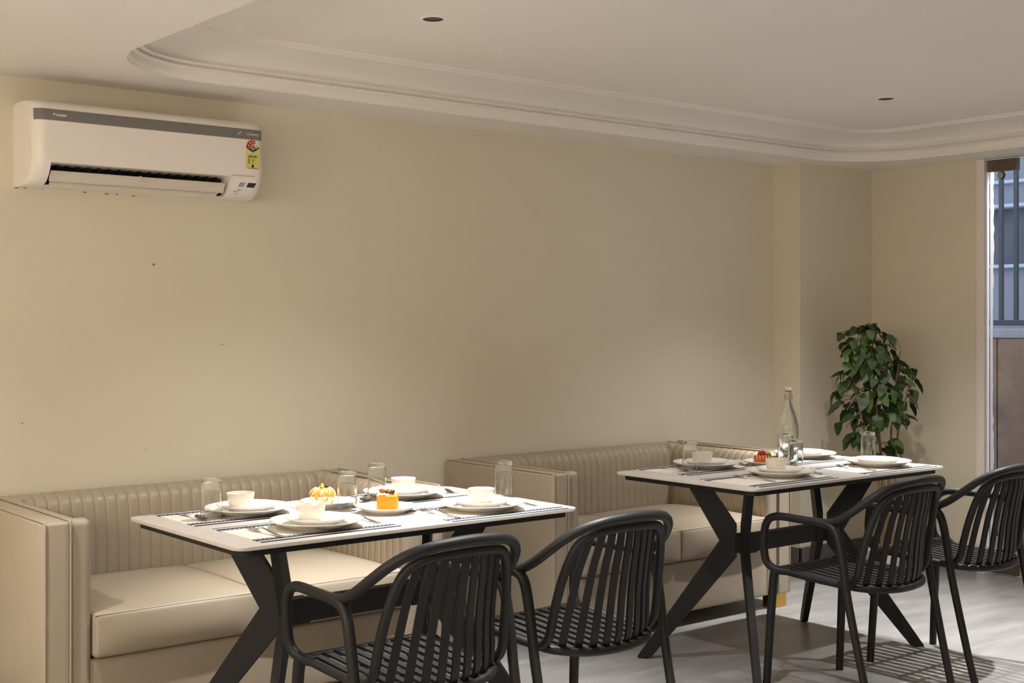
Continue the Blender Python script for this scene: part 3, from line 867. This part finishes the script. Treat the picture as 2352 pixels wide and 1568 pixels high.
# strawberry tart
r = empty('fruit_tart', (4.262, 3.565, ZD), -.68); tag(r, 'orange glazed tart topped with red strawberries on a small plate', 'tart')
bm = bmesh.new(); pr = [(-.040, -.024), (.040, -.024), (.040, .024), (-.040, .024)]
lo = [bm.verts.new((x, y, 0)) for x, y in pr]; hi = [bm.verts.new((x * .9, y * .85, .036)) for x, y in pr]
bm.faces.new(lo[::-1]); bm.faces.new(hi)
for i in range(4): bm.faces.new((lo[i], lo[(i + 1) % 4], hi[(i + 1) % 4], hi[i]))
bmesh.ops.bevel(bm, geom=bm.edges[:], offset=.003, segments=2, affect='EDGES', profile=.5)
obj('tart_base', bm, M['tart'], r, 40)
for x, y, a in ((-.017, -.006, .3), (.004, -.002, -.2), (-.004, .012, .1)):
    bm = bmesh.new(); t = bmesh.new(); lathe(t, [(0, 0), (.0075, .001), (.0105, .006), (.0095, .013), (.006, .020), (.0, .024)], 16); join(bm, t, Matrix.Translation((x, y, .035)) @ Matrix.Rotation(a, 4, 'Y')); obj('strawberry', bm, M['strawberry'], r, 60)
bm = bmesh.new(); blob(bm, (.022, -.004, .042), (.011, .008, .008), 9, .05, 2); obj('green_grape', bm, M['green_fruit'], r, 60)
for k in range(6):
    x = -.032 + .0125 * k
    for sd in (-1,):
        bm = bmesh.new(); tube(bm, [(x, sd * .012, .0372), (x + .001, sd * .0205, .0368), (x + .002, sd * .0222, .031), (x + .0025, sd * .0232, .024)], .0013, 6, 4); obj('icing_drizzle', bm, M['icing'], r, 60)

# swing-top bottle
r = empty('bottle', (4.372, 3.522, ZTAB + .0005)); tag(r, 'clear swing-top glass water bottle with a white stopper', 'bottle')
outer = [(0, .004), (.028, .001), (.039, .0), (.0430, .004), (.0440, .012), (.0440, .150), (.0425, .170), (.0365, .196), (.0272, .226), (.0185, .252), (.0155, .270), (.0150, .292), (.0165, .294), (.0165, .300), (.0150, .303), (.0150, .309)]
inner = [(.0105, .309), (.0105, .270), (.0140, .250), (.0235, .224), (.0332, .194), (.0392, .168), (.0406, .150), (.0406, .014), (.038, .008), (0, .009)]
bm = bmesh.new(); lathe(bm, outer + inner, 48); obj('bottle_glass', bm, M['glass'], r, 40)
bm = bmesh.new(); lathe(bm, [(0, .304), (.0095, .304), (.0100, .312), (.0135, .314), (.0138, .324), (.0125, .328), (0, .329)], 24); st = obj('stopper', bm, M['china'], r, 40)
bm = bmesh.new(); lathe(bm, [(.0100, .3095), (.0150, .3098), (.0150, .3135), (.0100, .3138)], 24); obj('washer', bm, M['red_rubber'], st, 40)
bm = bmesh.new()
tube(bm, [(-.0162, 0, .320), (-.018, 0, .312), (-.0185, -.002, .298), (-.0175, -.010, .284), (-.010, -.0185, .276), (0, -.020, .273), (.010, -.0185, .276), (.0175, -.010, .284), (.0185, -.002, .298), (.018, 0, .312), (.0162, 0, .320)], .0012, 6, 4)
tube(bm, [(.0165 * math.cos(a), .0165 * math.sin(a), .276) for a in [2 * PI * k / 16 for k in range(16)]], .0011, 6, 0, closed=True)
tube(bm, [(-.0140, 0, .320), (.0145, 0, .320)], .0012, 6, 1)
tube(bm, [(-.016, -.004, .276), (-.019, -.008, .290), (-.017, -.003, .300)], .0012, 6, 4)
tube(bm, [(.016, -.004, .276), (.019, -.008, .290), (.017, -.003, .300)], .0012, 6, 4)
obj('wire_bail', bm, M['steel'], r, 60)

# ================================================================== AIR CONDITIONER
AX0, AX1, AZ0 = 1.560, 2.452, 1.836     # left, right, bottom z; depth from wall
ac = empty('air_conditioner', (AX0, YW, AZ0)); tag(ac, 'white wall-mounted split air conditioner with a grey top strip', 'air conditioner')
W_ = AX1 - AX0
PROF = [(0, .294), (.06, .300), (.150, .298), (.190, .290), (.210, .276), (.2175, .258), (.2200, .225), (.2215, .140), (.2215, .095), (.2190, .078), (.2120, .058), (.1950, .032), (.1720, .012), (.1450, .002), (.06, .0), (0, .004)]
def depth_k(x, rr=.044):
    d = min(x, W_ - x)
    if d >= rr: return 0.0
    return rr - math.sqrt(max(0, rr * rr - (rr - d) ** 2))
def loft(bm, xs, prof, cap0=True, cap1=True, grow=0.0, closed=True, rr=.044):
    rows = []
    for x in xs:
        k = depth_k(x, rr); row = []
        for y, z in prof:
            yy = y - k * min(1, y / .15) if y > 0 else 0
            row.append(bm.verts.new((x, -(yy + grow), z)))
        rows.append(row)
    n = len(prof)
    for A, B in zip(rows, rows[1:]):
        for j in range(n if closed else n - 1): bm.faces.new((A[j], A[(j + 1) % n], B[(j + 1) % n], B[j]))
    if closed and cap0: bm.faces.new(rows[0])
    if closed and cap1: bm.faces.new(rows[-1][::-1])
def arcx(x0, x1, rr=.044, k=7):
    out = []
    if x0 < .001: out += [rr * (1 - math.cos(i / k * PI / 2)) for i in range(k)]; a = rr
    else: a = x0
    b_ = x1 - rr if x1 > W_ - .001 else x1
    out += [a + (b_ - a) * i / 6 for i in range(7)]
    if x1 > W_ - .001: out += [W_ - rr * (1 - math.cos((1 - i / k) * PI / 2)) for i in range(1, k + 1)]
    return out
NX0, NX1 = .058, .748
bm = bmesh.new()
loft(bm, arcx(0, NX0), PROF); loft(bm, arcx(NX1, W_), PROF)
NOTCH = PROF[:9] + [(.2185, .076), (.1300, .074), (.100, .055), (.096, .022), (.118, .008), (.148, .003), (.06, .0), (0, .004)]
loft(bm, [NX0 + (NX1 - NX0) * i / 4 for i in range(5)], NOTCH)
body = obj('housing', bm, M['ac_white'], ac, 35)
# grey strip
bm = bmesh.new(); SP = [(.2172, .2615), (.2190, .252), (.2200, .240), (.2206, .228), (.2208, .222)]
loft(bm, [x for x in arcx(0, W_) if x > .004], SP, grow=.0012, closed=False); solid(bm, .001)
strip = obj('grey_strip', bm, M['ac_grey'], ac, 40)
# vent interior, louvre flaps, fins
bm = bmesh.new(); box(bm, NX0 + .001, NX1 - .001, -.128, -.06, .012, .073); obj('vent_interior', bm, M['ac_dark'], ac)
def flap(name, a, z, wd, tilt, x0, x1):
    bm = bmesh.new(); pts = []
    for i in range(7):
        u = -1 + 2 * i / 6; pts.append((u * wd / 2, .0045 * (1 - u * u)))
    up_ = [(y, zz + .0022) for y, zz in pts]; sec = pts + up_[::-1]
    c, s_ = math.cos(tilt), math.sin(tilt)
    R0 = [bm.verts.new((x0, -(a + y * c - zz * s_), z + y * s_ + zz * c)) for y, zz in sec]
    R1 = [bm.verts.new((x1, -(a + y * c - zz * s_), z + y * s_ + zz * c)) for y, zz in sec]
    n = len(sec)
    for j in range(n): bm.faces.new((R0[j], R0[(j + 1) % n], R1[(j + 1) % n], R1[j]))
    bm.faces.new(R0[::-1]); bm.faces.new(R1); return obj(name, bm, M['ac_vane'], ac, 40)
flap('louvre_flap', .186, .031, .042, 1.02, NX0 + .008, NX1 - .012)
flap('lower_louvre_flap', .160, .006, .026, .45, NX0 + .016, NX1 - .03)
bm = bmesh.new(); box(bm, -.0012, .0012, -.168, -.128, .050, .0735); f0 = obj('vent_fin', bm, M['ac_dark'], ac, loc=(NX0 + .04, 0, 0))
for k in range(1, 17): inst('vent_fin', f0.data, ac, (NX0 + .04 + k * .0385, 0, 0))
bm = bmesh.new(); bbox(bm, -.002, .002, -.206, -.150, .032, .052, .0015); obj('flap_hinge', bm, M['ac_vane'], ac, loc=(NX0 + .335, 0, 0))
# panel seam line, receiver windows
bm = bmesh.new(); box(bm, NX1 + .002, W_ - .046, -.2222, -.2100, .0797, .0803); obj('panel_seam', bm, M['ac_grey'], ac)
def on_slope(name, x0, x1, t0, t1, mt, skew=.012):
    # quad on the lower front curve between profile points (.2120,.058) and (.1720,.012)
    def P(t, x):
        a, b_ = Vector((.2140, .0630)), Vector((.1735, .0125)); q = a.lerp(b_, t); nrm = Vector((.78, -.62)) * .0035
        return (x - skew * t, -(q.x + nrm.x * (1 if .1 < t < .9 else .6)), q.y + nrm.y)
    bm = bmesh.new(); bm.faces.new([bm.verts.new(P(t0, x0)), bm.verts.new(P(t0, x1)), bm.verts.new(P(t1, x1)), bm.verts.new(P(t1, x0))])
    solid(bm, .0008); return obj(name, bm, mt, ac)
on_slope('receiver_window', .790, .812, .12, .42, M['lab_grey']); on_slope('display_window', .825, .858, .10, .42, M['lab_black'])
for k, (x, t) in enumerate(((.788, .58), (.795, .62), (.802, .56))): on_slope('indicator', x, x + .003, t, t + .07, M['lab_black'], 0)
for x, t, ln in ((.772, .75, .022), (.778, .90, .012)): on_slope('panel_print', x, x + ln, t, t + .035, M['lab_grey'], 0)

def text_mesh(s, size, m, parent, name, loc, shear=0.0, bold=.0, depth=.0003, sx=1.0, align='LEFT'):
    """lettering standing on the front of the unit, in the x-z plane"""
    cu = bpy.data.curves.new(name, 'FONT'); cu.body = s; cu.size = size; cu.shear = shear; cu.offset = bold; cu.extrude = depth; cu.align_x = align; cu.resolution_u = 3
    to = bpy.data.objects.new(name, cu); COL.objects.link(to)
    dg = bpy.context.evaluated_depsgraph_get(); me = bpy.data.meshes.new_from_object(to.evaluated_get(dg))
    bpy.data.objects.remove(to); bpy.data.curves.remove(cu)
    me.transform(Matrix.Rotation(PI / 2, 4, 'X') @ Matrix.Diagonal((sx, 1, 1, 1)))
    me.materials.clear(); me.materials.append(m)
    o = bpy.data.objects.new(name, me); COL.objects.link(o); o.parent = parent; o.location = loc; return o
YS = -.2222
text_mesh('DAIKIN', .0105, M['print_white'], strip, 'lettering', (.0745, YS, .2375), shear=.12, bold=.0005, sx=1.05)
bm = bmesh.new(); bm.faces.new([bm.verts.new(p) for p in ((.063, YS, .2465), (.0735, YS, .2465), (.0675, YS, .2365), (.0670, YS, .2395))]); solid(bm, .0006); obj('logo_mark', bm, M['print_white'], strip)
# leaf emblem and INVERTER oval
bm = bmesh.new(); bm.faces.new([bm.verts.new(p) for p in ((.770, YS, .233), (.775, YS, .241), (.783, YS, .249), (.788, YS, .249), (.784, YS, .243), (.778, YS, .239))]); solid(bm, .0006); obj('leaf_emblem', bm, M['print_white'], strip)
text_mesh('INVERTER', .0085, M['print_white'], strip, 'lettering', (.838, YS, .2385), shear=.15, bold=.0002, align='CENTER')
bm = bmesh.new()
for a0, a1 in ((.55 * PI, 1.32 * PI), (-.45 * PI, .32 * PI)):
    n = 14; P = []
    for i in range(n + 1):
        a = a0 + (a1 - a0) * i / n; wd = .0012 * math.sin(PI * i / n) + .0002; P.append((math.cos(a), math.sin(a), wd))
    for (c0, s0, w0), (c1, s1, w1) in zip(P, P[1:]):
        bm.faces.new([bm.verts.new(p) for p in ((.838 + .028 * c0, YS, .2412 + .0085 * s0), (.838 + .028 * c1, YS, .2412 + .0085 * s1), (.838 + (.028 - w1) * c1, YS, .2412 + (.0085 - w1) * s1), (.838 + (.028 - w0) * c0, YS, .2412 + (.0085 - w0) * s0))])
solid(bm, .0006); obj('oval_emblem', bm, M['print_white'], strip)

# energy label
LX, LZ = .836, .1935; YL = -.2222
lab = empty('energy_label', (LX, YL, LZ)); lab.parent = ac
def flat(name, pts, m, lift=0.0, parent=None):
    bm = bmesh.new(); bm.faces.new([bm.verts.new((x, -lift, z)) for x, z in pts]); solid(bm, .0003)
    return obj(name, bm, m, parent or lab)
def arc(r0, r1, a0, a1, n=16, z0=0.0): return [(r1 * math.cos(a0 + (a1 - a0) * i / n), z0 + r1 * math.sin(a0 + (a1 - a0) * i / n)) for i in range(n + 1)] + ([(r0 * math.cos(a1 + (a0 - a1) * i / n), z0 + r0 * math.sin(a1 + (a0 - a1) * i / n)) for i in range(n + 1)] if r0 > 0 else [(0, z0)])
flat('label_sheet', [(-.028, 0), (-.028, -.085), (.028, -.085), (.028, 0)] + arc(0, .028, 0, PI)[:-1], M['lab_yellow'])
flat('star_arc_red', arc(.0105, .0265, PI * .36, PI), M['lab_red'], .0006)
flat('star_arc_white', arc(.0105, .0265, 0, PI * .36), M['lab_white'], .0006)
def star(cx, cz, R, m):
    flat('star', [(cx + (R if k % 2 == 0 else R * .42) * math.sin(k * PI / 5), cz + (R if k % 2 == 0 else R * .42) * math.cos(k * PI / 5)) for k in range(10)], m, .0011)
for k in range(5):
    a = PI * (.9 - .2 * k); star(.0185 * math.cos(a), .0185 * math.sin(a), .0042, M['lab_white'] if k < 3 else M['lab_grey'])
flat('banner', [(-.027, .0005), (-.027, -.004), (0, -.021), (.027, -.004), (.027, .0005)], M['lab_black'], .0008)
text_mesh('POWER SAVINGS', .0052, M['lab_white'], lab, 'lettering', (0, -.0013, -.0052), bold=.00015, align='CENTER', sx=1.02)
text_mesh('GUIDE', .0052, M['lab_white'], lab, 'lettering', (0, -.0013, -.0108), bold=.00015, align='CENTER')
text_mesh('MORE STARS', .0030, M['lab_ink'], lab, 'lettering', (0, -.0010, .0046), align='CENTER')
text_mesh('MORE SAVINGS', .0026, M['lab_ink'], lab, 'lettering', (0, -.0010, .0016), align='CENTER')
flat('plug_disc', [(.0052 * math.cos(a * PI / 10), -.022 + .0052 * math.sin(a * PI / 10)) for a in range(20)], M['lab_white'], .0011)
flat('plug_icon', [(.0018 * math.cos(a * PI / 6), -.022 + .0034 * math.sin(a * PI / 6)) for a in range(12)], M['lab_black'], .0016)
for x0, x1 in ((-.0185, -.012), (-.0105, -.003), (-.001, .003), (.005, .0185)): flat('green_bar', [(x0, -.041), (x1, -.041), (x1, -.034), (x0, -.034)], M['lab_green'], .0006)
flat('print_line', [(-.018, -.0325), (.018, -.0325), (.018, -.0315), (-.018, -.0315)], M['lab_ink'], .0006)
for k in range(9):
    z = -.046 - .0023 * k
    flat('print_line', [(-.020, z), (-.020 + random.uniform(.007, .014), z), (-.020 + .007, z - .0009), (-.020, z - .0009)], M['lab_ink'], .0006)
    if k < 8: flat('print_line', [(-.002, z), (-.002 + random.uniform(.004, .02), z), (-.002 + .004, z - .0009), (-.002, z - .0009)], M['lab_ink'], .0006)
flat('badge', [(-.0045, -.079), (.0045, -.079), (.0045, -.068), (-.0045, -.068)], M['lab_black'], .0006)
for z in (-.0808, -.0830): flat('print_line', [(-.022, z), (.022, z), (.022, z - .0007), (-.022, z - .0007)], M['lab_ink'], .0006)

# gap crumbs under the unit: chipped paint
for x, ln, dz in ((.012, .016, .002), (.040, .010, .001), (.105, .004, -.001), (.262, .016, .002), (.345, .022, .003), (.385, .010, .0025), (.45, .014, .004)):
    bm = bmesh.new(); blob(bm, (0, 0, 0), (ln / 2, .0012, .0016), int(x * 1000), .35, 2); obj('scuff_mark', bm, M['crack'], wall_back, None, (AX0 + x, YW, AZ0 + .002 - dz))

# ================================================================== PLANT
plant = empty('potted_plant', (5.96, 4.15, 0)); tag(plant, 'tall potted plant with drooping dark green leaves in the far corner', 'plant')
bm = bmesh.new(); lathe(bm, [(0, 0), (.085, 0), (.092, .01), (.110, .135), (.116, .14), (.116, .15), (.107, .15), (.104, .135), (.1, .125), (0, .125)], 40); obj('pot', bm, M['pot'], plant, 40)
bm = bmesh.new(); lathe(bm, [(.103, .126), (.06, .132), (0, .134)], 24); obj('soil', bm, M['soil'], plant, 60)
RT = Vector((.7754, -.6315, 0)); FWV = Vector((.6315, .7754, 0))   # width directions of the crown
stems = [[(0, .0, .13), (-.012, 0, .55), (-.035, .0, .80), (-.055, .01, 1.05), (-.06, .02, 1.27)],
         [(.02, .02, .13), (.03, .02, .55), (.045, .03, .80), (.065, .03, 1.0), (.09, .02, 1.20)],
         [(.03, -.03, .13), (.05, -.02, .50), (.06, -.03, .75), (.10, -.02, .92), (.14, -.02, 1.08)],
         [(-.02, -.02, .13), (-.04, -.03, .50), (-.10, -.03, .70), (-.14, -.03, .88), (-.17, -.02, 1.0)],
         [(.0, .05, .13), (.01, .09, .6), (-.03, .12, .85), (.02, .12, 1.1)]]
def Lc(p): return RT * p[0] + FWV * p[1] + Vector((0, 0, p[2]))
SP_ = []
for s_ in stems:
    P = [Lc(p) for p in s_]
    bm = bmesh.new(); tube(bm, P, .0085, 8, 4, scales=lambda t: 1 - .65 * t); obj('stem', bm, M['stem'], plant, 60); SP_ += catmull(P, 8)
def leaf_mesh(k):
    bm = bmesh.new(); n = 8; L = 1.0; rows = []
    for i in range(n + 1):
        t = i / n; hw = .355 * math.sin(PI * min(1, t ** .72)) ** .75 * (1 - .35 * t) if 0 < t < 1 else .0
        if t > .86: hw *= (1 - (t - .86) / .14) ** .6 * .9 + .0
        z = -.16 * t * t - .05 * math.sin(t * PI * 2 + k); rows.append((t * L, hw, z))
    mid = [bm.verts.new((x, 0, z)) for x, hw, z in rows]
    for sd in (-1, 1):
        ed = [bm.verts.new((x - .05 * hw, sd * hw * .55, z + .09 * hw)) if 0 < i < n else None for i, (x, hw, z) in enumerate(rows)]
        e2 = [bm.verts.new((x - .12 * hw, sd * hw, z + (.10 + .05 * math.sin(i * 2.1 + k)) * hw - .05 * hw)) if 0 < i < n else None for i, (x, hw, z) in enumerate(rows)]
        for i in range(n):
            for a, b_ in ((mid, ed), (ed, e2)):
                vs = [v for v in (a[i], a[i + 1], b_[i + 1], b_[i]) if v is not None]
                if len(vs) >= 3: bm.faces.new(vs)
    return bm
LM = [to_mesh(leaf_mesh(k), 'leaf', M['leaf' if k % 2 else 'leaf_dark']) for k in range(4)]
rr = random.Random(23)
# crown envelope: (z, centre offset, half width) seen from the room
ENV = [(1.335, -.055, .03), (1.28, -.11, .17), (1.18, -.055, .22), (1.08, -.04, .25), (1.00, -.01, .28), (.92, -.06, .28), (.84, -.06, .25), (.76, -.05, .23), (.68, -.03, .18), (.60, -.02, .10)]
def env(z):
    for (z1, c1, w1), (z2, c2, w2) in zip(ENV, ENV[1:]):
        if z2 <= z <= z1:
            t = (z1 - z) / (z1 - z2); return c1 + (c2 - c1) * t, w1 + (w2 - w1) * t
    return 0, .06
cnt = 0
while cnt < 298:
    z = rr.uniform(.58, 1.33); c, hw = env(z)
    u = rr.uniform(-1, 1); v = rr.uniform(-1, 1)
    if u * u + v * v > 1: continue
    if z < .80 and rr.random() < .55: continue
    if z < .68 and rr.random() < .5: continue
    pos = Lc((c + u * hw * .92, v * hw * .8 + .02, z))
    out = (RT * u + FWV * v); out = out.normalized() if out.length > .05 else RT.copy()
    out = (out + Vector((rr.uniform(-.7, .7), rr.uniform(-.7, .7), 0))).normalized()
    size = rr.uniform(.066, .106) * (1 if z < 1.2 else .85)
    droop = rr.uniform(.35, 1.25)
    xax = (out * math.cos(droop) + Vector((0, 0, -1)) * math.sin(droop)).normalized()
    yax = Vector((0, 0, 1)).cross(xax).normalized(); yax = (Matrix.Rotation(rr.uniform(-.6, .6), 3, xax) @ yax); zax = xax.cross(yax)
    base = pos - xax * size * .5
    o = inst('leaf', LM[rr.randrange(4)], plant)
    mt = Matrix((xax, yax, zax)).transposed().to_4x4(); mt.translation = base
    o.matrix_basis = mt @ Matrix.Diagonal((size, size * rr.uniform(.9, 1.15), size, 1))
    # petiole / twig to the nearest stem point for some leaves
    if cnt % 3 == 0:
        near = min(SP_, key=lambda q: (q - base).length + (.25 if q.z > base.z + .02 else 0))
        if .02 < (near - base).length < .26:
            midp = (near + base) / 2 + Vector((0, 0, .025))
            bm = bmesh.new(); tube(bm, [near, midp, base], .0017, 5, 3); obj('twig', bm, M['stem'], plant, 60)
    cnt += 1
